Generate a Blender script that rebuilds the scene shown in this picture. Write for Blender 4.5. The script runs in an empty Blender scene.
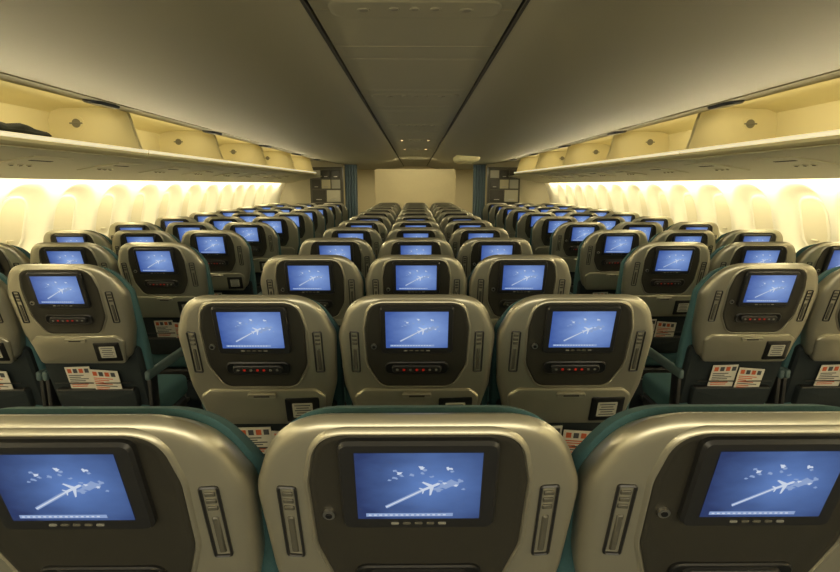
import bpy, bmesh, math, random
from mathutils import Vector, Matrix
from mathutils import noise as mnoise
import numpy as np
random.seed(4)
scene=bpy.context.scene
COL=scene.collection
CZ=1.5
scene.view_settings.view_transform='Standard'

# ---------------- materials ----------------
def srgb(r,g,b):
    def f(c):
        c/=255.0
        return c/12.92 if c<=0.04045 else ((c+0.055)/1.055)**2.4
    return (f(r),f(g),f(b),1)
def mat(name,col,rough=0.5,metal=0.0,noise=0.0,nscale=40,bump=0.0,emis=None,estr=0,coat=0,spec=0.5):
    m=bpy.data.materials.new(name); m.use_nodes=True
    nt=m.node_tree; b=nt.nodes['Principled BSDF']
    b.inputs['Roughness'].default_value=rough; b.inputs['Metallic'].default_value=metal
    b.inputs['Specular IOR Level'].default_value=spec
    b.inputs['Coat Weight'].default_value=coat
    tc=nt.nodes.new('ShaderNodeTexCoord')
    n=nt.nodes.new('ShaderNodeTexNoise'); n.inputs['Scale'].default_value=nscale; n.inputs['Detail'].default_value=3
    nt.links.new(tc.outputs['Object'],n.inputs['Vector'])
    mx=nt.nodes.new('ShaderNodeMix'); mx.data_type='RGBA'
    mx.inputs['A'].default_value=tuple(c*(1-noise) for c in col[:3])+(1,)
    mx.inputs['B'].default_value=tuple(min(1,c*(1+noise)) for c in col[:3])+(1,)
    nt.links.new(n.outputs['Fac'],mx.inputs['Factor'])
    nt.links.new(mx.outputs['Result'],b.inputs['Base Color'])
    if bump>0:
        bp=nt.nodes.new('ShaderNodeBump'); bp.inputs['Strength'].default_value=bump; bp.inputs['Distance'].default_value=0.002
        nt.links.new(n.outputs['Fac'],bp.inputs['Height']); nt.links.new(bp.outputs['Normal'],b.inputs['Normal'])
    if emis:
        b.inputs['Emission Color'].default_value=emis; b.inputs['Emission Strength'].default_value=estr
    return m
M={}
M['shell']=mat('silver_seat_plastic',srgb(164,160,142),0.35,0.68,0.03,6,coat=0.08)
M['shell_dark']=mat('dark_bronze_plastic',srgb(58,56,49),0.35,0.4,0.05,10)
M['black']=mat('black_plastic',srgb(20,20,20),0.35,0,0.1,30)
M['bezel']=mat('charcoal_bezel',srgb(34,34,34),0.38,0.1,0.05,20)
M['grille']=mat('grey_grille',srgb(84,82,72),0.5,0.3)
M['metal']=mat('brushed_metal',srgb(170,168,160),0.3,0.9,0.05,80)
M['teal']=mat('teal_fabric',srgb(62,98,102),0.85,0,0.15,220,0.3)
M['darkfab']=mat('dark_fabric',srgb(30,38,40),0.9,0,0.2,200,0.3)
M['arm']=mat('grey_armrest',srgb(80,98,98),0.5,0,0.05,30)
M['white']=mat('white_paper',srgb(212,208,194),0.6,0,0.08,60)
M['label']=mat('placard_grey',srgb(168,166,152),0.6)
M['orange']=mat('orange_print',srgb(196,92,54),0.6)
M['ink']=mat('dark_ink',srgb(70,72,76),0.6)
M['red']=mat('red_button',srgb(140,30,20),0.4,emis=srgb(180,34,20),estr=0.3)
M['btn']=mat('grey_button',srgb(112,112,104),0.4)
M['carpet']=mat('carpet',srgb(40,50,58),0.95,0,0.3,150,0.6)
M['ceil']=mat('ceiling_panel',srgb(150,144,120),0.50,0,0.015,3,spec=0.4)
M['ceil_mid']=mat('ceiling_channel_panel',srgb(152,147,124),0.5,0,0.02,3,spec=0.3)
M['vent']=mat('grey_vent',srgb(122,118,100),0.5)
M['gap']=mat('dark_seam',srgb(54,51,41),0.7)  # plain dark tone for seams, slots and nozzle openings
M['cream']=mat('cream_sidewall',srgb(244,238,216),0.5,0,0.02,5)
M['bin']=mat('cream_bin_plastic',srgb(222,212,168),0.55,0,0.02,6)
M['rail']=mat('painted_lip_glow',srgb(248,240,208),0.45,emis=(1.0,0.88,0.58,1),estr=0.55)  # emission paints the light caught by the bin lip; not a lamp
M['psu']=mat('beige_service_panel',srgb(190,182,152),0.5,0,0.02,10)
M['shade']=mat('window_shade',srgb(230,221,190),0.55,0,0.02,15)
M['curtain']=mat('blue_curtain',srgb(108,126,138),0.9,0,0.1,90,0.2)
M['part']=mat('beige_partition',srgb(216,202,160),0.6,0,0.03,20)
M['latch']=mat('dark_latch',srgb(40,42,46),0.3,0.4)
M['lamp']=mat('warm_lamp_diffuser',srgb(255,240,200),0.5,emis=(1.0,0.87,0.58,1),estr=6)
M['spot']=mat('reading_lamp_glow',srgb(255,220,170),0.5,emis=(1.0,0.6,0.3,1),estr=6)
M['net']=mat('dark_net',srgb(50,52,38),0.8,0,0.3,60,0.5)

def screen_mat(name,c0,c1,st):
    m=bpy.data.materials.new(name); m.use_nodes=True
    nt=m.node_tree; b=nt.nodes['Principled BSDF']
    b.inputs['Base Color'].default_value=(0.01,0.012,0.02,1); b.inputs['Roughness'].default_value=0.3
    tc=nt.nodes.new('ShaderNodeTexCoord'); mp=nt.nodes.new('ShaderNodeMapping')
    mp.inputs['Location'].default_value=(-0.62,0,-0.42); mp.inputs['Scale'].default_value=(1.0,0,0.75)
    nt.links.new(tc.outputs['Generated'],mp.inputs['Vector'])
    ln=nt.nodes.new('ShaderNodeVectorMath'); ln.operation='LENGTH'; nt.links.new(mp.outputs['Vector'],ln.inputs[0])
    n=nt.nodes.new('ShaderNodeTexNoise'); n.inputs['Scale'].default_value=3.0; n.inputs['Detail'].default_value=4
    nt.links.new(tc.outputs['Generated'],n.inputs['Vector'])
    ad=nt.nodes.new('ShaderNodeMath'); ad.operation='MULTIPLY_ADD'; ad.inputs[1].default_value=0.35
    nt.links.new(n.outputs['Fac'],ad.inputs[0]); nt.links.new(ln.outputs['Value'],ad.inputs[2])
    r=nt.nodes.new('ShaderNodeValToRGB'); r.color_ramp.elements[0].position=0.15; r.color_ramp.elements[0].color=c1
    r.color_ramp.elements[1].position=0.80; r.color_ramp.elements[1].color=c0
    nt.links.new(ad.outputs[0],r.inputs['Fac'])
    nt.links.new(r.outputs['Color'],b.inputs['Emission Color']); b.inputs['Emission Strength'].default_value=st
    return m
M['scrA']=screen_mat('map_screen_deep_blue',srgb(32,48,94),srgb(92,126,188),1.0)
M['scrB']=screen_mat('map_screen_light_blue',srgb(56,84,152),srgb(138,168,222),1.0)
M['mapwhite']=mat('map_graphic_white',(0.02,0.02,0.02,1),0.4,emis=srgb(196,206,224),estr=1.0)
M['mapgrey']=mat('map_graphic_grey',(0.02,0.02,0.02,1),0.4,emis=srgb(132,154,196),estr=1.0)

# ---------------- mesh helpers ----------------
def mkobj(name,verts,faces,mats,idx=None,smooth=True,angle=35,link=True):
    me=bpy.data.meshes.new(name)
    me.from_pydata([tuple(v) for v in verts],[],faces)
    if not isinstance(mats,(list,tuple)): mats=[mats]
    for m in mats: me.materials.append(m)
    if idx: me.polygons.foreach_set('material_index',idx)
    bm=bmesh.new(); bm.from_mesh(me); bmesh.ops.recalc_face_normals(bm,faces=bm.faces); bm.to_mesh(me); bm.free()
    if smooth:
        me.polygons.foreach_set('use_smooth',[True]*len(me.polygons))
        me.set_sharp_from_angle(angle=math.radians(angle))
    me.update()
    o=bpy.data.objects.new(name,me)
    if link: COL.objects.link(o)
    return o
class G:
    def __init__(s): s.v=[]; s.f=[]; s.i=[]
    def add(s,v,f,mi=0):
        o=len(s.v); s.v+=[tuple(p) for p in v]; s.f+=[tuple(a+o for a in q) for q in f]; s.i+=[mi]*len(f)
    def obj(s,name,mats,**k): return mkobj(name,s.v,s.f,mats,s.i,**k)
def rpoly(c,rad,n=6):
    out=[]; N=len(c)
    for i in range(N):
        p=Vector(c[i]); a=Vector(c[i-1]); b=Vector(c[(i+1)%N]); r=rad[i] if isinstance(rad,(list,tuple)) else rad
        da=(a-p).normalized(); db=(b-p).normalized()
        if r<=0: out.append(tuple(p)); continue
        ang=da.angle(db); t=min(r/math.tan(ang/2),(a-p).length*0.49,(b-p).length*0.49)
        p0=p+da*t; p1=p+db*t
        for k in range(n+1):
            s=k/n
            q=(1-s)**2*p0+2*s*(1-s)*(p*0.85+(p0+p1)*0.075)+s*s*p1
            out.append((q.x,q.y))
    return out
def inset(pts,d):
    if d==0: return list(pts)
    N=len(pts); A=sum(pts[i][0]*pts[(i+1)%N][1]-pts[(i+1)%N][0]*pts[i][1] for i in range(N))
    sg=1 if A>0 else -1
    out=[]
    for i in range(N):
        p=Vector(pts[i]); a=Vector(pts[i-1]); b=Vector(pts[(i+1)%N])
        t=(b-a)
        if t.length<1e-9: t=b-p
        t.normalize(); n=Vector((-t.y,t.x))*sg
        q=p+n*d; out.append((q.x,q.y))
    return out
def loft(g,pts,rings,T,mi=0,front=True,back=True,capn=4,dome=0.0):
    N=len(pts); V=[]; F=[]
    cu=sum(p[0] for p in pts)/N; cv=(min(p[1] for p in pts)+max(p[1] for p in pts))/2
    for (d,w) in rings:
        for p in inset(pts,d): V.append(T(p[0],p[1],w))
    R=len(rings)
    for r in range(R-1):
        for i in range(N):
            j=(i+1)%N; F.append((r*N+i,r*N+j,(r+1)*N+j,(r+1)*N+i))
    def cap(ri,dm):
        d,w=rings[ri]; P=inset(pts,d); base=ri*N
        for k in range(1,capn):
            s=1-k/capn; o=len(V)
            for p in P: V.append(T(cu+(p[0]-cu)*s,cv+(p[1]-cv)*s,w+dm*(1-s*s)))
            for i in range(N):
                j=(i+1)%N; F.append((base+i,base+j,o+j,o+i))
            base=o
        V.append(T(cu,cv,w+dm)); c=len(V)-1
        for i in range(N): F.append((base+i,base+(i+1)%N,c))
    if front: cap(R-1,dome)
    if back: cap(0,0)
    g.add(V,F,mi)
def rbox(g,c,s,bev=0.01,seg=2,mi=0,T=None):
    bm=bmesh.new(); bmesh.ops.create_cube(bm,size=1)
    for v in bm.verts: v.co=Vector((v.co.x*s[0],v.co.y*s[1],v.co.z*s[2]))
    if bev>0: bmesh.ops.bevel(bm,geom=list(bm.edges),offset=bev,segments=seg,affect='EDGES',profile=0.5)
    bm.verts.ensure_lookup_table(); bm.verts.index_update()
    V=[Vector(c)+v.co for v in bm.verts]; F=[tuple(v.index for v in f.verts) for f in bm.faces]
    if T: V=[T(*v) for v in V]
    bm.free(); g.add(V,F,mi)
def cyl(g,c,r,h,axis='z',n=16,mi=0,T=None):
    V=[];F=[]
    for k in (-.5,.5):
        for i in range(n):
            a=2*math.pi*i/n; x,y,z=r*math.cos(a),r*math.sin(a),k*h
            if axis=='z': p=(x,y,z)
            elif axis=='y': p=(x,z,y)
            else: p=(z,x,y)
            p=Vector(c)+Vector(p); V.append(T(*p) if T else p)
    for i in range(n):
        j=(i+1)%n; F.append((i,j,n+j,n+i))
    F.append(tuple(range(n))); F.append(tuple(range(n,2*n)))
    g.add(V,F,mi)

# ---------------- seat ----------------
TILT=math.radians(16)
SA,CA=math.sin(TILT),math.cos(TILT)
TY=-0.105*SA; TZ=1.186
BEND=0.17
def B(u,v,w): return Vector((u, TY+v*SA-w*CA, TZ-v*CA-w*SA))
def Bb(u,v,w):
    k=min(1,max(0,(0.22-v)/0.16))
    return B(u,v+(max(0,-w))*0.82*k,w-BEND*u*u)
def Bc(u,v,w):
    k=min(1,max(0,(0.22-v)/0.16))
    return B(u,v+(max(0,-w))*0.66*k,w-BEND*u*u)
def R(u0,u1,v0,v1): return [(u0,v0),(u1,v0),(u1,v1),(u0,v1)]

def seat_parts(detail,scr,tz,D=-0.014,us=0.955,HS=0.0):
    global TZ
    TZ=tz
    P=[]
    def add(name,g,mats,parent=None,label=None,**k):
        o=g.obj(name,mats,link=False,**k)
        if label: o['label']=label
        P.append((name,o,parent)); return len(P)-1
    n=8 if detail else 4
    g=G()
    out=rpoly([(-0.194,0),(0.194,0),(0.2430,0.140),(0.234,0.33),(0.198,0.470),(-0.198,0.470),(-0.234,0.33),(-0.2430,0.140)],[0.112,0.112,0.12,0.12,0.05,0.05,0.12,0.12],n)
    loft(g,out,[(0.010,-0.070),(0.004,-0.045),(0,-0.014),(0.002,-0.003),(0.008,0.007),(0.018,0.013),(0.032,0.0145)],Bb,back=True,capn=4,dome=0.0015)
    so=rpoly([(-0.136,0.024),(0.136,0.024),(0.153,0.11),(0.150,0.240),(0.110,0.318+HS),(-0.110,0.318+HS),(-0.150,0.240),(-0.153,0.11)],[0.045,0.045,0.08,0.08,0.035,0.035,0.08,0.08],n)
    loft(g,so,[(-0.012,0.0135),(-0.0085,0.0195),(-0.005,0.0205),(-0.003,0.017),(-0.002,0.012)],Bb,front=False,back=False)
    add('back_shell',g,[M['shell']],angle=50)
    g=G()
    loft(g,so,[(-0.003,0.006),(-0.002,0.0175),(0.002,0.0190),(0.007,0.0180),(0.010,0.0170)],Bb,back=False,capn=4,dome=0.001)
    add('screen_surround',g,[M['shell_dark']],label='dark bronze moulded surround',angle=50)
    g=G()
    bo=rpoly(R(-0.110,0.110,0.042+D,0.206+D),0.014,4)
    loft(g,bo,[(0,0.0),(0,0.024),(0.004,0.029),(0.012,0.0295)],B,back=False,capn=2)
    mon=add('monitor',g,[M['bezel']],label='charcoal seatback monitor housing')
    g=G()
    S=lambda u,v,w:B(u*us,v+D,w+0.0300)
    x0,x1,y0,y1=-0.0975,0.0975,0.057,0.182
    g.add([S(x0,y0,0.0005),S(x1,y0,0.0005),S(x1,y1,0.0005),S(x0,y1,0.0005)],[(0,1,2,3)],0)
    def poly(pts,mi,w=0.001): g.add([S(a,b,w) for a,b in pts],[tuple(range(len(pts)))],mi)
    def line(a,b,t,mi,w=0.001):
        a=Vector(a);b=Vector(b);d=(b-a).normalized();nn=Vector((-d.y,d.x))*t/2
        poly([a+nn,b+nn,b-nn,a-nn],mi,w)
    line((-0.052,0.158),(0.008,0.124),0.006,2,0.0009)
    line((-0.052,0.158),(0.008,0.124),0.0022,1)
    ac=Vector((0.018,0.119)); hd=math.radians(-26); ch,sh=math.cos(hd)*0.74,math.sin(hd)*0.74
    def pl(pts): poly([(ac.x+a*ch-b*sh,ac.y+a*sh+b*ch) for a,b in pts],1,0.0013)
    pl([(0.023,0),(0.019,-0.003),(-0.017,-0.003),(-0.020,0),(-0.017,0.003),(0.019,0.003)])
    pl([(0.008,-0.002),(-0.007,-0.019),(-0.011,-0.019),(-0.002,-0.002)])
    pl([(0.008,0.002),(-0.007,0.019),(-0.011,0.019),(-0.002,0.002)])
    pl([(-0.014,-0.001),(-0.020,-0.008),(-0.023,-0.008),(-0.018,0)])
    pl([(-0.014,0.001),(-0.020,0.008),(-0.023,0.008),(-0.018,0)])
    rnd=random.Random(3)
    for (cx,cy,r,mi) in [(-0.030,0.093,0.0045,1),(-0.026,0.098,0.003,2),(-0.036,0.089,0.003,2),(0.004,0.083,0.0045,1),(0.010,0.088,0.003,2),(0.006,0.093,0.003,2),(0.046,0.085,0.0045,1),(0.052,0.090,0.003,2),(-0.010,0.097,0.004,2),(0.052,0.112,0.010,2),(0.038,0.118,0.009,2),(0.064,0.108,0.005,2),(-0.045,0.106,0.003,2),(0.040,0.112,0.0035,1),(0.034,0.108,0.003,2),(-0.036,0.102,0.004,2),(0.020,0.100,0.003,2),(0.030,0.124,0.006,2),(0.058,0.117,0.003,1),(0.070,0.124,0.003,2)]:
        pts=[]
        for k in range(11):
            a=2*math.pi*k/11; rr=r*rnd.uniform(0.4,1.2); pts.append((cx+rr*1.3*math.cos(a),cy+rr*0.75*math.sin(a)))
        poly(pts,mi,0.0008 if mi==2 else 0.0010)
    line((-0.084,0.1735),(0.055,0.1735),0.0065,2)
    if detail:
        for k in range(15): line((-0.080+k*0.0085,0.1735),(-0.0755+k*0.0085,0.1735),0.0022,1,0.0014)
    add('screen',g,[M[scr],M['mapwhite'],M['mapgrey']],mon,label='lit screen showing a blue flight map with white airliner',smooth=False)
    if detail:
        for k in range(5):
            g=G(); loft(g,rpoly(R(-0.040+k*0.017,-0.028+k*0.017,0.1900+D,0.1950+D),0.002,2),[(0,0.029),(0.0005,0.0307),(0.0015,0.0312)],B,back=False,capn=2)
            add('control_button',g,[M['btn'] if k in(0,4) else M['grille']],mon)
    g=G()
    loft(g,rpoly(R(-0.098,0.098,0.226+HS,0.272+HS),0.020,5),[(0,0.012),(0,0.0215),(0.003,0.0235),(0.008,0.022)],Bb,back=False,capn=2)
    loft(g,rpoly(R(-0.078,0.078,0.234+HS,0.264+HS),0.014,5),[(0,0.020),(0.001,0.028),(0.004,0.0305)],Bb,mi=1,back=False,capn=2)
    hs=add('handset',g,[M['black'],M['bezel']],label='black remote handset in its cradle')
    if detail:
        for k in range(7):
            g=G(); uu=-0.060+k*0.020
            loft(g,rpoly(R(uu-0.0045,uu+0.0045,0.2450+HS,0.2530+HS),0.003,3),[(0,0.028),(0.0005,0.0318),(0.002,0.0322)],Bb,back=False,capn=2)
            add('handset_button',g,[M['red'] if k in(1,3,4) else M['btn']],hs)
        g=G(); cyl(g,(-0.131,0.172,0.0180),0.009,0.008,'z',16,0,Bb); cyl(g,(-0.131,0.172,0.0225),0.005,0.002,'z',12,1,Bb)
        add('key_lock',g,[M['metal'],M['black']],label='round metal lock')
        for sx in (-1,1):
            g=G()
            loft(g,rpoly(R(sx*0.190-0.0145,sx*0.190+0.0145,0.122,0.272),0.006,3),[(0,0.004),(0,0.0175),(0.002,0.019),(0.004,0.0175),(0.005,0.012)],Bb,back=False,capn=2)
            for k in range(3):
                rbox(g,(sx*0.190,0.138+k*0.014,0.0155),(0.015,0.008,0.004),0.001,1,1,Bb)
            rbox(g,(sx*0.190,0.224,0.0145),(0.010,0.078,0.006),0.002,1,1,Bb)
            add('side_vent',g,[M['bezel'],M['grille']],label='slotted vertical grille')
    g=G()
    loft(g,rpoly([(-0.168,0.334+HS),(0.168,0.334+HS),(0.200,0.360+HS),(0.184,0.474),(-0.184,0.474),(-0.200,0.360+HS)],[0.02,0.02,0.02,0.02,0.02,0.02],4),[(0,0.000),(0,0.020),(0.003,0.024),(0.008,0.0255)],Bb,back=False,capn=3)
    tt=add('tray_table',g,[M['shell']],label='stowed silver tray table')
    if detail:
        g=G()
        loft(g,rpoly(R(-0.046,0.046,0.342+HS,0.358+HS),0.007,4),[(0,0.022),(0,0.030),(0.002,0.032),(0.004,0.031)],Bb,back=False,capn=2)
        rbox(g,(0,0.350+HS,0.032),(0.05,0.006,0.004),0.001,1,1,Bb)
        add('tray_latch',g,[M['shell'],M['shell_dark']],tt)
        g=G()
        loft(g,rpoly(R(0.070,0.178,0.362,0.456),0.005,2),[(0,0.020),(0,0.028),(0.0015,0.029)],Bb,mi=0,back=False,capn=2)
        loft(g,rpoly(R(0.092,0.156,0.381,0.437),0.003,2),[(0,0.0285),(0,0.0305)],Bb,mi=1,back=False,capn=2)
        for k in range(5):
            rbox(g,(0.124,0.389+k*0.0098,0.0308),(0.050 if k%2==0 else 0.040,0.0036,0.0008),0,1,2,Bb)
        add('placard',g,[M['black'],M['label'],M['ink']],tt,label='small instruction placard in a dark frame')
    g=G()
    co=rpoly([(-0.194,0.0),(0.194,0.0),(0.2425,0.14),(0.2425,0.45),(0.225,0.74),(-0.225,0.74),(-0.2425,0.45),(-0.2425,0.14)],[0.11,0.11,0.11,0.1,0.04,0.04,0.1,0.11],n)
    loft(g,co,[(0.012,-0.050),(0.0,-0.058),(0.0,-0.085),(0.012,-0.105),(0.035,-0.115)],Bc,capn=3)
    add('back_cushion',g,[M['teal']],label='teal fabric back cushion',angle=60)
    g=G()
    loft(g,rpoly([(-0.13,0.06),(0.13,0.06),(0.14,0.2),(-0.14,0.2)],0.04,4),[(0.01,-0.100),(0,-0.112),(0.003,-0.126),(0.02,-0.134)],Bc,capn=2)
    add('headrest',g,[M['teal']],angle=60)
    g=G()
    loft(g,rpoly([(-0.222,0.43),(0.222,0.43),(0.215,0.75),(-0.215,0.75)],0.02,3),[(0,-0.050),(0,-0.03),(0.01,-0.018)],Bb,capn=2)
    add('lower_back',g,[M['darkfab']],label='dark lower back panel')
    if detail:
        g=G()
        loft(g,rpoly([(-0.180,0.628),(0.180,0.628),(0.172,0.745),(-0.172,0.745)],0.015,3),[(0,-0.025),(0,0.006),(0.004,0.012),(0.012,0.014)],Bb,back=False,capn=3,dome=0.006)
        rbox(g,(0,0.628,0.002),(0.35,0.008,0.024),0.003,1,1,Bb)
        rbox(g,(0,0.590,0.0085),(0.34,0.006,0.003),0.001,1,1,Bb)
        add('literature_pocket',g,[M['darkfab'],M['bezel']],label='dark seatback literature pocket with strap')
    g=G(); rbox(g,(0,0.40,0.435),(0.43,0.44,0.12),0.035,3)
    add('seat_cushion',g,[M['teal']],angle=60)
    g=G(); rbox(g,(0,0.38,0.345),(0.42,0.42,0.06),0.01,1)
    for yy in (0.22,0.52): rbox(g,(0,yy,0.31),(0.47,0.035,0.035),0.008,1)
    add('seat_frame',g,[M['bezel']])
    for sx in (-1,1):
        g=G()
        for a in ([(0.20,0.31),(0.25,0.31),(0.18,0.0),(0.13,0.0)],[(0.50,0.31),(0.55,0.31),(0.53,0.0),(0.48,0.0)]):
            V=[]
            for x in (sx*0.16-0.014,sx*0.16+0.014):
                for (y,z) in a: V.append((x,y,z))
            g.add(V,[(0,1,2,3),(4,5,6,7),(0,1,5,4),(1,2,6,5),(2,3,7,6),(3,0,4,7)])
        rbox(g,(sx*0.16,0.34,0.012),(0.032,0.5,0.024),0.004,1)
        add('leg',g,[M['metal']],smooth=False)
    for sx in (-1,1):
        g=G()
        rbox(g,(sx*0.232,0.35,0.645),(0.024,0.40,0.045),0.010,3)
        rbox(g,(sx*0.232,0.20,0.50),(0.020,0.07,0.30),0.008,2,1)
        add('armrest',g,[M['arm'],M['bezel']],label='grey padded armrest')
    return P
FULL_A=seat_parts(True,'scrA',1.196,-0.017,0.89,0.055)
FULL_2=seat_parts(True,'scrB',1.186)
FULL_B=seat_parts(True,'scrB',1.190)
FAR=seat_parts(False,'scrB',1.190)

def place_seat(P,x,y,label,group):
    e=bpy.data.objects.new('airline_seat',None); e.empty_display_size=0.2
    e.location=(x,y,0); COL.objects.link(e)
    e['label']=label; e['category']='airplane seat'; e['group']=group
    made=[]
    for (nm,o,pi) in P:
        c=o.copy(); c.name=nm
        c.parent=e if pi is None else made[pi]
        COL.objects.link(c); made.append(c)
    return e

def card_mesh(var,tz):
    global TZ
    TZ=tz
    g=G()
    u0,u1=(-0.112,0.000) if var==0 else (0.004,0.122)
    v0=0.505 if var==0 else 0.515
    w=-0.004 if var==0 else 0.004
    T=lambda u,v,ww:Bb(u,v+u*(0.10 if var else -0.05),ww)
    rbox(g,((u0+u1)/2,v0+0.065,w),(u1-u0,0.13,0.003),0,1,0,T)
    rr=random.Random(5+var)
    for k in range(4):
        rbox(g,(u0+0.018+k*0.026,v0+0.020,w+0.002),(0.018,0.022,0.001),0,1,1 if k%2==0 else 2,T)
    for k in range(7):
        L=rr.uniform(0.3,0.8)*(u1-u0)
        rbox(g,(u0+0.008+L/2,v0+0.044+k*0.010,w+0.002),(L,0.004,0.001),0,1,rr.choice([1,1,2]),T)
    return g.obj('safety_card',[M['white'],M['orange'],M['ink']],link=False,smooth=False)
CARDS2=[card_mesh(0,1.186),card_mesh(1,1.186)]
CARDS=[card_mesh(0,1.190),card_mesh(1,1.190)]
def place_cards(cs,x,y):
    for i,c in enumerate(cs):
        o=c.copy(); o.name='safety_card'; o.location=(x,y,0); COL.objects.link(o)
        o['label']='white and orange printed card tucked in a seat pocket'; o['category']='card'; o['group']='cards in seatback pockets'

SP=0.492
LBL='silver-backed seat with teal cushion and lit screen'
cy=[0.705,1.565]+[2.45+0.815*k for k in range(10)]
for r,y in enumerate(cy):
    for c in (-1,0,1):
        P=FULL_A if r==0 else (FULL_2 if r==1 else (FULL_B if y<5.2 else FAR))
        place_seat(P,c*SP+0.004,y,LBL+(', middle block' if c==0 else ', beside an aisle'),'middle block of seats')
        if r in (1,2): place_cards(CARDS2 if r==1 else CARDS,c*SP+0.004,y)
sy=[2.17+0.83*k for k in range(10)]
for s in (-1,1):
    for r,y in enumerate(sy):
        for k in range(3):
            x=s*(1.455+k*SP)
            P=FULL_B if y<5.2 else FAR
            lb=LBL+(', beside the window wall' if k==2 else (', beside an aisle' if k==0 else ', between two seats'))
            place_seat(P,x,y,lb,'window-side blocks of seats')
            if r<3: place_cards(CARDS,x,y)

# ---------------- structure ----------------
def struct(o): o['kind']='structure'; return o
def extr(name,pts,y0,y1,m,ny=1,t=0.0,**k):
    P=list(pts)
    if t:
        N=len(P); off=[]
        for i in range(N):
            a=Vector(P[max(i-1,0)]); b=Vector(P[min(i+1,N-1)]); d=(b-a).normalized(); off.append(tuple(Vector(P[i])+Vector((-d.y,d.x))*t))
        P=P+off[::-1]
    V=[];F=[];N=len(P)
    for j in range(ny+1):
        y=y0+(y1-y0)*j/ny
        V+=[(p[0],y,p[1]) for p in P]
    for j in range(ny):
        for i in range(N if t else N-1):
            q=(i+1)%N; F.append((j*N+i,j*N+q,(j+1)*N+q,(j+1)*N+i))
    if t:
        F.append(tuple(range(N))); F.append(tuple(range(ny*N,ny*N+N)))
    return mkobj(name,V,F,m,**k)
Y0,Y1=-2.2,15.0
g=G(); g.add([(-2.75,Y0,0),(2.75,Y0,0),(2.75,Y1,0),(-2.75,Y1,0)],[(0,1,2,3)]); struct(g.obj('floor',[M['carpet']],smooth=False))
def cat(pts,n=6):
    out=[]
    for i in range(len(pts)-1):
        p0=Vector(pts[max(i-1,0)]);p1=Vector(pts[i]);p2=Vector(pts[i+1]);p3=Vector(pts[min(i+2,len(pts)-1)])
        for k in range(n):
            t=k/n
            q=0.5*((2*p1)+(-p0+p2)*t+(2*p0-5*p1+4*p2-p3)*t*t+(-p0+3*p1-3*p2+p3)*t**3); out.append((q.x,q.y))
    out.append(tuple(pts[-1])); return out
big=cat([(0.318,0.500),(0.42,0.472),(0.68,0.430),(1.00,0.412),(1.32,0.414),(1.55,0.426),(1.63,0.438)])
prof=[(x,CZ+h) for x,h in big]+[(1.640,CZ+0.448),(1.64,CZ+0.475),(2.03,CZ+0.56)]
full=[(-x,z) for x,z in prof[::-1]]+[(-0.308,CZ+0.500),(-0.306,CZ+0.525),(0.306,CZ+0.525),(0.308,CZ+0.500)]+prof
V=[];F=[];I=[]
N=len(full)
for y in (Y0,Y1): V+=[(x,y,z) for x,z in full]
for i in range(N-1):
    F.append((i,i+1,N+i+1,N+i))
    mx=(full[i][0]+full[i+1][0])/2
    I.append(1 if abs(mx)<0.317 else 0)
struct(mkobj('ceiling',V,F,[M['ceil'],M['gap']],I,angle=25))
n=0; yy=-1.4
lens=[0.42,0.20,0.72,0.20]
k=0
while yy<14.8:
    L=lens[k%4]; g=G()
    T=lambda u,v,w:Vector((u,v,CZ+0.512-w))
    loft(g,rpoly(R(-0.300,0.300,yy+0.0015,yy+L-0.0015),0.006,2),[(0,-0.01),(0,0.006),(0.002,0.009)],T,back=False,capn=2)
    n+=1; struct(g.obj('trim_%d'%n,[M['ceil_mid']])); yy+=L; k+=1
def channel_unit(y):
    e=bpy.data.objects.new('service_panel',None); e.location=(0,y,CZ+0.503); COL.objects.link(e)
    e['label']='recessed oval ceiling panel with reading lamps and air vents'; e['category']='ceiling panel'; e['group']='service panels along the ceiling channel'
    T=lambda u,v,w:Vector((u,v,-w))
    g=G(); loft(g,rpoly(R(-0.25,0.25,-0.075,0.075),0.05,5),[(0,-0.004),(0,0.0005),(0.006,0.0025),(0.014,0.0022)],T,back=False,capn=2)
    o=g.obj('panel_body',[M['ceil_mid']]); o.parent=e
    for i in (-1,0,1):
        g=G(); cyl(g,(i*0.06,-0.01,-0.0015),0.016,0.004,'z',14,0); cyl(g,(i*0.06,-0.01,-0.0038),0.010,0.001,'z',12,1)
        o=g.obj('air_vent',[M['ceil_mid'],M['vent']]); o.parent=e
    for i in (-1,1):
        g=G(); cyl(g,(i*0.15,0.0,-0.0015),0.02,0.004,'z',14,0); cyl(g,(i*0.15,0.0,-0.0038),0.013,0.001,'z',12,1)
        o=g.obj('reading_lamp',[M['ceil_mid'],M['spot'] if y>5 and y<8 else M['vent']]); o.parent=e
for k in range(8): channel_unit(1.68+1.54*k)

cz=[0,0.35,0.75,1.1,1.35,1.56]; cx=[2.66,2.80,2.87,2.85,2.79,2.70]
co=np.polyfit(cz,cx,3)
WX=lambda z: float(np.polyval(co,z))
wy=[2.72+0.585*k for k in range(14)]
def make_wall(s,name):
    ys=np.arange(Y0,Y1+0.01,0.022); zs=np.concatenate([np.linspace(0,0.9,8),np.linspace(0.93,1.56,44)])
    V=[];F=[]
    for y in ys:
        dy=min(abs(y-w) for w in wy)
        for z in zs:
            r=(dy/0.255)**2.5+(abs(z-1.20)/0.310)**2.5
            t=min(1,max(0,(1.10-r)/0.70)); m=t*t*(3-2*t)
            V.append((s*(WX(z)+0.095*m),y,z))
    nz=len(zs)
    for i in range(len(ys)-1):
        for j in range(nz-1): F.append((i*nz+j,i*nz+j+1,(i+1)*nz+j+1,(i+1)*nz+j))
    return struct(mkobj(name,V,F,M['cream'],angle=60))
make_wall(-1,'wall_left'); make_wall(1,'wall_right')
wn=0
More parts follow.
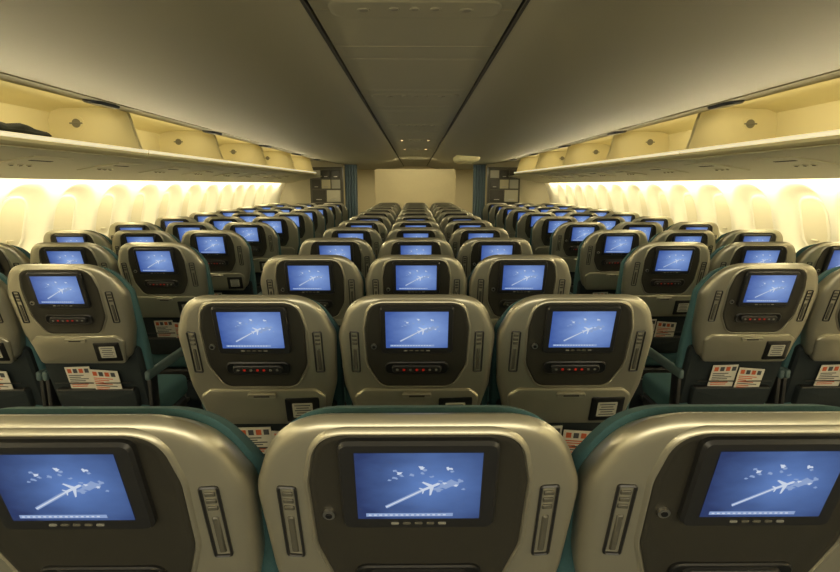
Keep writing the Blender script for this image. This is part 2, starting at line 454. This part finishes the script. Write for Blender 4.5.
for s in (-1,1):
    for y in wy:
        wn+=1
        T=lambda u,v,w,s=s,y=y:Vector((s*(WX(v)+0.092-w),y+u,v))
        g=G(); loft(g,rpoly(R(-0.145,0.145,1.02,1.42),0.12,6),[(0,-0.01),(0,0.006),(0.010,0.010),(0.022,0.007),(0.030,0.001)],T,back=False,front=False)
        sh=rpoly(R(-0.118,0.118,1.044,1.396),0.10,6)
        loft(g,sh,[(0,0.003)],T,mi=1,back=False,capn=2)
        rbox(g,(0,1.10,0.008),(0.07,0.012,0.01),0.003,1,1,T)
        struct(g.obj('window_%d'%wn,[M['cream'],M['shade']]))
BE=10.2
for s in (-1,1):
    n+=1
    pts=[(s*1.90,CZ+0.178),(s*1.93,CZ+0.165),(s*2.20,CZ+0.125),(s*2.40,CZ+0.085),(s*2.58,CZ+0.040),(s*2.60,CZ+0.048)]
    struct(extr('trim_%d'%n,pts,Y0,BE+1.1,M['psu'],t=0.006*(1 if s>0 else -1)))
    g=G(); rbox(g,(s*2.625,4.6,CZ+0.055),(0.05,13.0,0.02),0.004,1,0)
    o=g.obj('strip_light',[M['lamp']]); o['label']='long warm strip lamp above the window wall'; o['category']='lamp'; o['group']='cabin strip lamps'
    for k in range(9):
        y=1.9+0.83*k+0.35
        e=bpy.data.objects.new('reading_light_unit',None); e.location=(s*2.16,y,CZ+0.128); COL.objects.link(e)
        e.rotation_euler=(0,s*math.radians(9),0)
        e['label']='beige overhead service unit with slots and dark vents'; e['category']='service unit'; e['group']='service units under the bins'
        g=G(); rbox(g,(0,0,-0.001),(0.30,0.34,0.010),0.003,1)
        rbox(g,(s*-0.07,0,-0.0065),(0.02,0.18,0.003),0.001,1,1)
        o=g.obj('unit_body',[M['psu'],M['gap']]); o.parent=e
        for q in (-1,0,1):
            g=G(); cyl(g,(s*0.05,q*0.07,-0.009),0.016,0.008,'z',12,0); cyl(g,(s*0.05,q*0.07,-0.014),0.009,0.003,'z',10,1)
            o=g.obj('air_nozzle',[M['psu'],M['gap']]); o.parent=e

# ---------------- overhead bins ----------------
def make_bin(s,ya,yb):
    e=bpy.data.objects.new('overhead_bin',None); e.location=(0,ya,0); COL.objects.link(e)
    e['label']='open empty cream overhead luggage bin with its door raised'; e['category']='overhead bin'; e['group']='overhead bins along the window walls'
    L=yb-ya
    inner=[(1.900,0.240),(1.912,0.222),(1.95,0.205),(2.15,0.180),(2.44,0.145),(2.50,0.155),(2.525,0.19),(2.535,0.30),(2.535,0.44),(2.52,0.495),(2.46,0.518),(2.25,0.525),(2.04,0.518)]
    outer=[(2.04,0.530),(2.25,0.540),(2.48,0.532),(2.545,0.50),(2.555,0.36),(2.545,0.18),(2.51,0.138),(2.44,0.128),(2.15,0.165),(1.96,0.187),(1.90,0.192),(1.880,0.204),(1.876,0.222),(1.882,0.236),(1.892,0.244)]
    pr=inner+outer
    V=[];F=[];N=len(pr)
    for y in (0.006,L-0.006): V+=[(s*x,y,CZ+z) for x,z in pr]
    for i in range(N): j=(i+1)%N; F.append((i,j,N+j,N+i))
    for b in (0,N): F.append(tuple(range(b,b+N)))
    g=G(); g.add(V,F,0)
    o=g.obj('bin_body',[M['bin']],angle=35); o.parent=e
    g=G(); rbox(g,(s*1.882,L/2,CZ+0.231),(0.020,L-0.012,0.024),0.006,2)  # added strip whose glow imitates light falling on the lip
    o=g.obj('lip_glow_strip',[M['rail']]); o['label']='glowing strip added to brighten the bin lip'; o.parent=e
    ep=[(x,z) for x,z in inner[1:]]+[(2.010,0.515),(1.990,0.490),(1.972,0.43),(1.955,0.36),(1.935,0.29)]
    for yy in (0.011,L-0.011):
        g=G(); V=[];F=[];N=len(ep)
        for dy in (-0.008,0.008): V+=[(s*x,yy+dy,CZ+z) for x,z in ep]
        for i in range(N): j=(i+1)%N; F.append((i,j,N+j,N+i))
        F.append(tuple(range(N))); F.append(tuple(range(N,2*N)))
        g.add(V,F,0)
        o=g.obj('end_panel',[M['bin']],angle=35); o.parent=e
        if yy>0.1:
            g=G()
            cyl(g,(s*2.34,yy-0.011,CZ+0.42),0.05,0.008,'y',20,0)
            cyl(g,(s*2.34,yy-0.017,CZ+0.42),0.030,0.006,'y',16,1)
            rbox(g,(s*2.34,yy-0.021,CZ+0.42),(0.09,0.006,0.010),0.002,1,1)
            o=g.obj('door_hinge',[M['bin'],M['vent']]); o['label']='round hinge fitting'; o.parent=e
    dp=cat([(1.644,0.436),(1.74,0.444),(1.86,0.464),(1.96,0.492),(2.035,0.528)],3)
    P=[(s*x,CZ+z) for x,z in dp]; t=0.010
    off=[(s*x,CZ+z+t) for x,z in dp[::-1]]
    P=P+off; V=[];F=[];N=len(P)
    for y in (0.004,L-0.004): V+=[(x,y,z) for x,z in P]
    for i in range(N): j=(i+1)%N; F.append((i,j,N+j,N+i))
    F.append(tuple(range(N))); F.append(tuple(range(N,2*N)))
    d=mkobj('door',V,F,M['ceil'],angle=35); d['label']='raised curved grey bin door'; d.parent=e
    g=G(); T=lambda u,v,w:Vector((s*(1.710+u),L/2+v,CZ+0.440+u*0.12-w))
    loft(g,rpoly(R(-0.05,0.06,-0.12,0.12),0.05,6),[(0,-0.004),(0,0.006),(0.008,0.014),(0.02,0.016)],T,back=False,capn=2)
    o=g.obj('door_latch',[M['latch']]); o['label']='dark oval door latch'; o.parent=d
by=[-0.98+1.62*k for k in range(8)]
for s in (-1,1):
    for a,b in zip(by[:-1],by[1:]): make_bin(s,a,b)
bm=bmesh.new(); bmesh.ops.create_icosphere(bm,subdivisions=4,radius=1)
for v in bm.verts:
    q=mnoise.noise(v.co*2.2)*0.25+mnoise.noise(v.co*6)*0.08
    v.co=v.co*(1+q); v.co=Vector((v.co.x*0.13,v.co.y*0.30,max(v.co.z,-0.6)*0.07))
me=bpy.data.meshes.new('netting'); bm.to_mesh(me); bm.free(); me.materials.append(M['net'])
for p in me.polygons: p.use_smooth=True
o=bpy.data.objects.new('cargo_net',me); o.location=(-2.08,2.80,CZ+0.240); COL.objects.link(o)
o['label']='crumpled dark green net lying in an open bin'; o['category']='net'

# ---------------- front end of cabin ----------------
PY=11.35
g=G(); T=lambda u,v,w:Vector((u,PY-w,v))
loft(g,rpoly([(-0.84,0.0),(0.84,0.0),(0.84,CZ+0.33),(-0.84,CZ+0.33)],[0,0,0.05,0.05],4),[(0,-0.03),(0,0.03),(0.004,0.034)],T,capn=2)
o=g.obj('cabin_partition',[M['part'],M['vent']]); o['label']='plain beige cabin divider behind the last middle row'; o['category']='partition'
for s in (-1,1):
    V=[];F=[];nx=40
    for z in (0.0,0.9,CZ+0.42):
        for i in range(nx+1):
            u=i/nx; V.append((s*(1.20+0.26*u),PY-0.05+0.03*math.sin(u*math.pi*9)*(0.6+0.4*(z<1)),z))
    for r in range(2):
        for i in range(nx): a=r*(nx+1)+i; F.append((a,a+1,a+nx+2,a+nx+1))
    o=mkobj('curtain',V,F,M['curtain'],angle=180); o['label']='gathered blue-grey aisle curtain hanging by a partition'; o['category']='curtain'; o['group']='aisle curtains'
    md=o.modifiers.new('thickness','SOLIDIFY'); md.thickness=0.006
    n+=1; g=G(); rbox(g,(s*2.17,PY+0.06,(CZ+0.53)/2),(1.34,0.06,CZ+0.53),0.005,1)
    struct(g.obj('trim_%d'%n,[M['psu']]))
    e=bpy.data.objects.new('galley_cabinet',None); e.location=(s*1.83,PY-0.02,0); COL.objects.link(e)
    e['label']='dark galley cabinet with pale drawer fronts beside the curtain'; e['category']='cabinet'; e['group']='galley cabinets at the cabin end'
    g=G(); rbox(g,(0,-0.06,0.93),(0.66,0.18,1.86),0.01,1,0); o=g.obj('cabinet_body',[M['grille']]); o.parent=e
    for (zx,zz,ww,hh,mm) in [(-0.20,1.72,0.18,0.16,'label'),(0.0,1.72,0.18,0.16,'shell_dark'),(0.20,1.72,0.18,0.16,'shell_dark'),(-0.20,1.52,0.18,0.18,'shell_dark'),(0.0,1.52,0.18,0.18,'psu'),(0.20,1.52,0.18,0.18,'label'),(-0.15,1.28,0.28,0.24,'shell_dark'),(0.15,1.28,0.28,0.24,'shell'),(0,1.00,0.58,0.26,'shell_dark')]:
        g=G(); rbox(g,(zx,-0.158,zz),(ww,0.02,hh),0.005,1,0); rbox(g,(zx,-0.172,zz-hh*0.3),(ww*0.4,0.010,0.015),0.003,1,1); o=g.obj('drawer',[M[mm],M['metal']]); o.parent=e
g=G(); g.add([(-3,Y1,0),(3,Y1,0),(3,Y1,2.1),(-3,Y1,2.1)],[(0,1,2,3)]); struct(g.obj('wall_front',[M['part']],smooth=False))
g=G(); g.add([(-3,Y0,0),(3,Y0,0),(3,Y0,2.1),(-3,Y0,2.1)],[(0,1,2,3)]); struct(g.obj('wall_back',[M['part']],smooth=False))
for s in (-1,1):
    n+=1; struct(extr('trim_%d'%n,[(s*1.62,CZ+0.47),(s*2.2,CZ+0.50),(s*2.72,CZ+0.04)],BE+0.2,Y1,M['cream'],t=0.01*(-1 if s<0 else 1)))
g=G(); T=lambda u,v,w:Vector((0.80+u,8.6+v,CZ+0.430-w))
loft(g,rpoly(R(-0.18,0.18,-0.5,0.5),0.14,6),[(0,-0.02),(0.0,0.03),(0.02,0.065),(0.06,0.080)],T,back=False,capn=3)
o=g.obj('ceiling_housing',[M['bin']],angle=60); o['label']='rounded cream housing mounted under the ceiling panel'; o['category']='ceiling fixture'

# ---------------- lights ----------------
def area(name,loc,rot,sx,sy,pw,col):
    l=bpy.data.lights.new(name,'AREA'); l.shape='RECTANGLE'; l.size=sx; l.size_y=sy; l.energy=pw; l.color=col
    o=bpy.data.objects.new(name,l); o.location=loc; o.rotation_euler=rot; COL.objects.link(o); return o
WARM=(1.0,0.87,0.55)
for s in (-1,1):
    for a,b in zip(by[:-1],by[1:]):
        area('bin_fill_light',(s*2.06,(a+b)/2,CZ+0.485),(0,s*math.radians(-48),0),0.05,1.30,2.2,(1,0.87,0.55))  # added fill hidden in each bin to brighten its interior
    area('window_wash_lamp',(s*2.60,4.7,CZ+0.03),(0,s*math.radians(-46),0),0.04,12.5,50,WARM)
    area('lip_fill_light',(s*1.866,4.6,CZ+0.213),(0,s*math.radians(66),0),0.012,11,44,WARM)  # added fill along the lip, brightens seats and ceiling; no real fixture
area('rear_fill_light',(0,-1.6,1.62),(math.radians(90),0,0),4.5,0.5,72,(1.0,0.90,0.66))  # added unseen fill behind the camera, brightens the seatbacks
for s in (-1,1):
    area('vestibule_lamp',(s*1.0,13.2,1.88),(0,0,0),0.5,1.5,20,WARM)
area('divider_fill_light',(0,10.3,CZ+0.47),(math.radians(60),0,0),1.0,0.05,5,WARM)  # added fill to brighten the divider; no real fixture there
w=bpy.data.worlds.new('World'); scene.world=w; w.use_nodes=True
w.node_tree.nodes['Background'].inputs[0].default_value=(1,0.85,0.55,1); w.node_tree.nodes['Background'].inputs[1].default_value=0.3

# ---------------- camera ----------------
cam=bpy.data.cameras.new('camera'); cam.sensor_width=36; cam.lens=534/840*36; cam.clip_start=0.05
co_=bpy.data.objects.new('camera',cam); co_.location=(0,0,CZ); co_.rotation_euler=(math.radians(90-10.7),0,math.radians(-0.5)); COL.objects.link(co_)
scene.camera=co_
for P in (FULL_A,FULL_2,FULL_B,FAR):
    for (nm,o,pi) in P: bpy.data.objects.remove(o)
for c in CARDS+CARDS2: bpy.data.objects.remove(c)
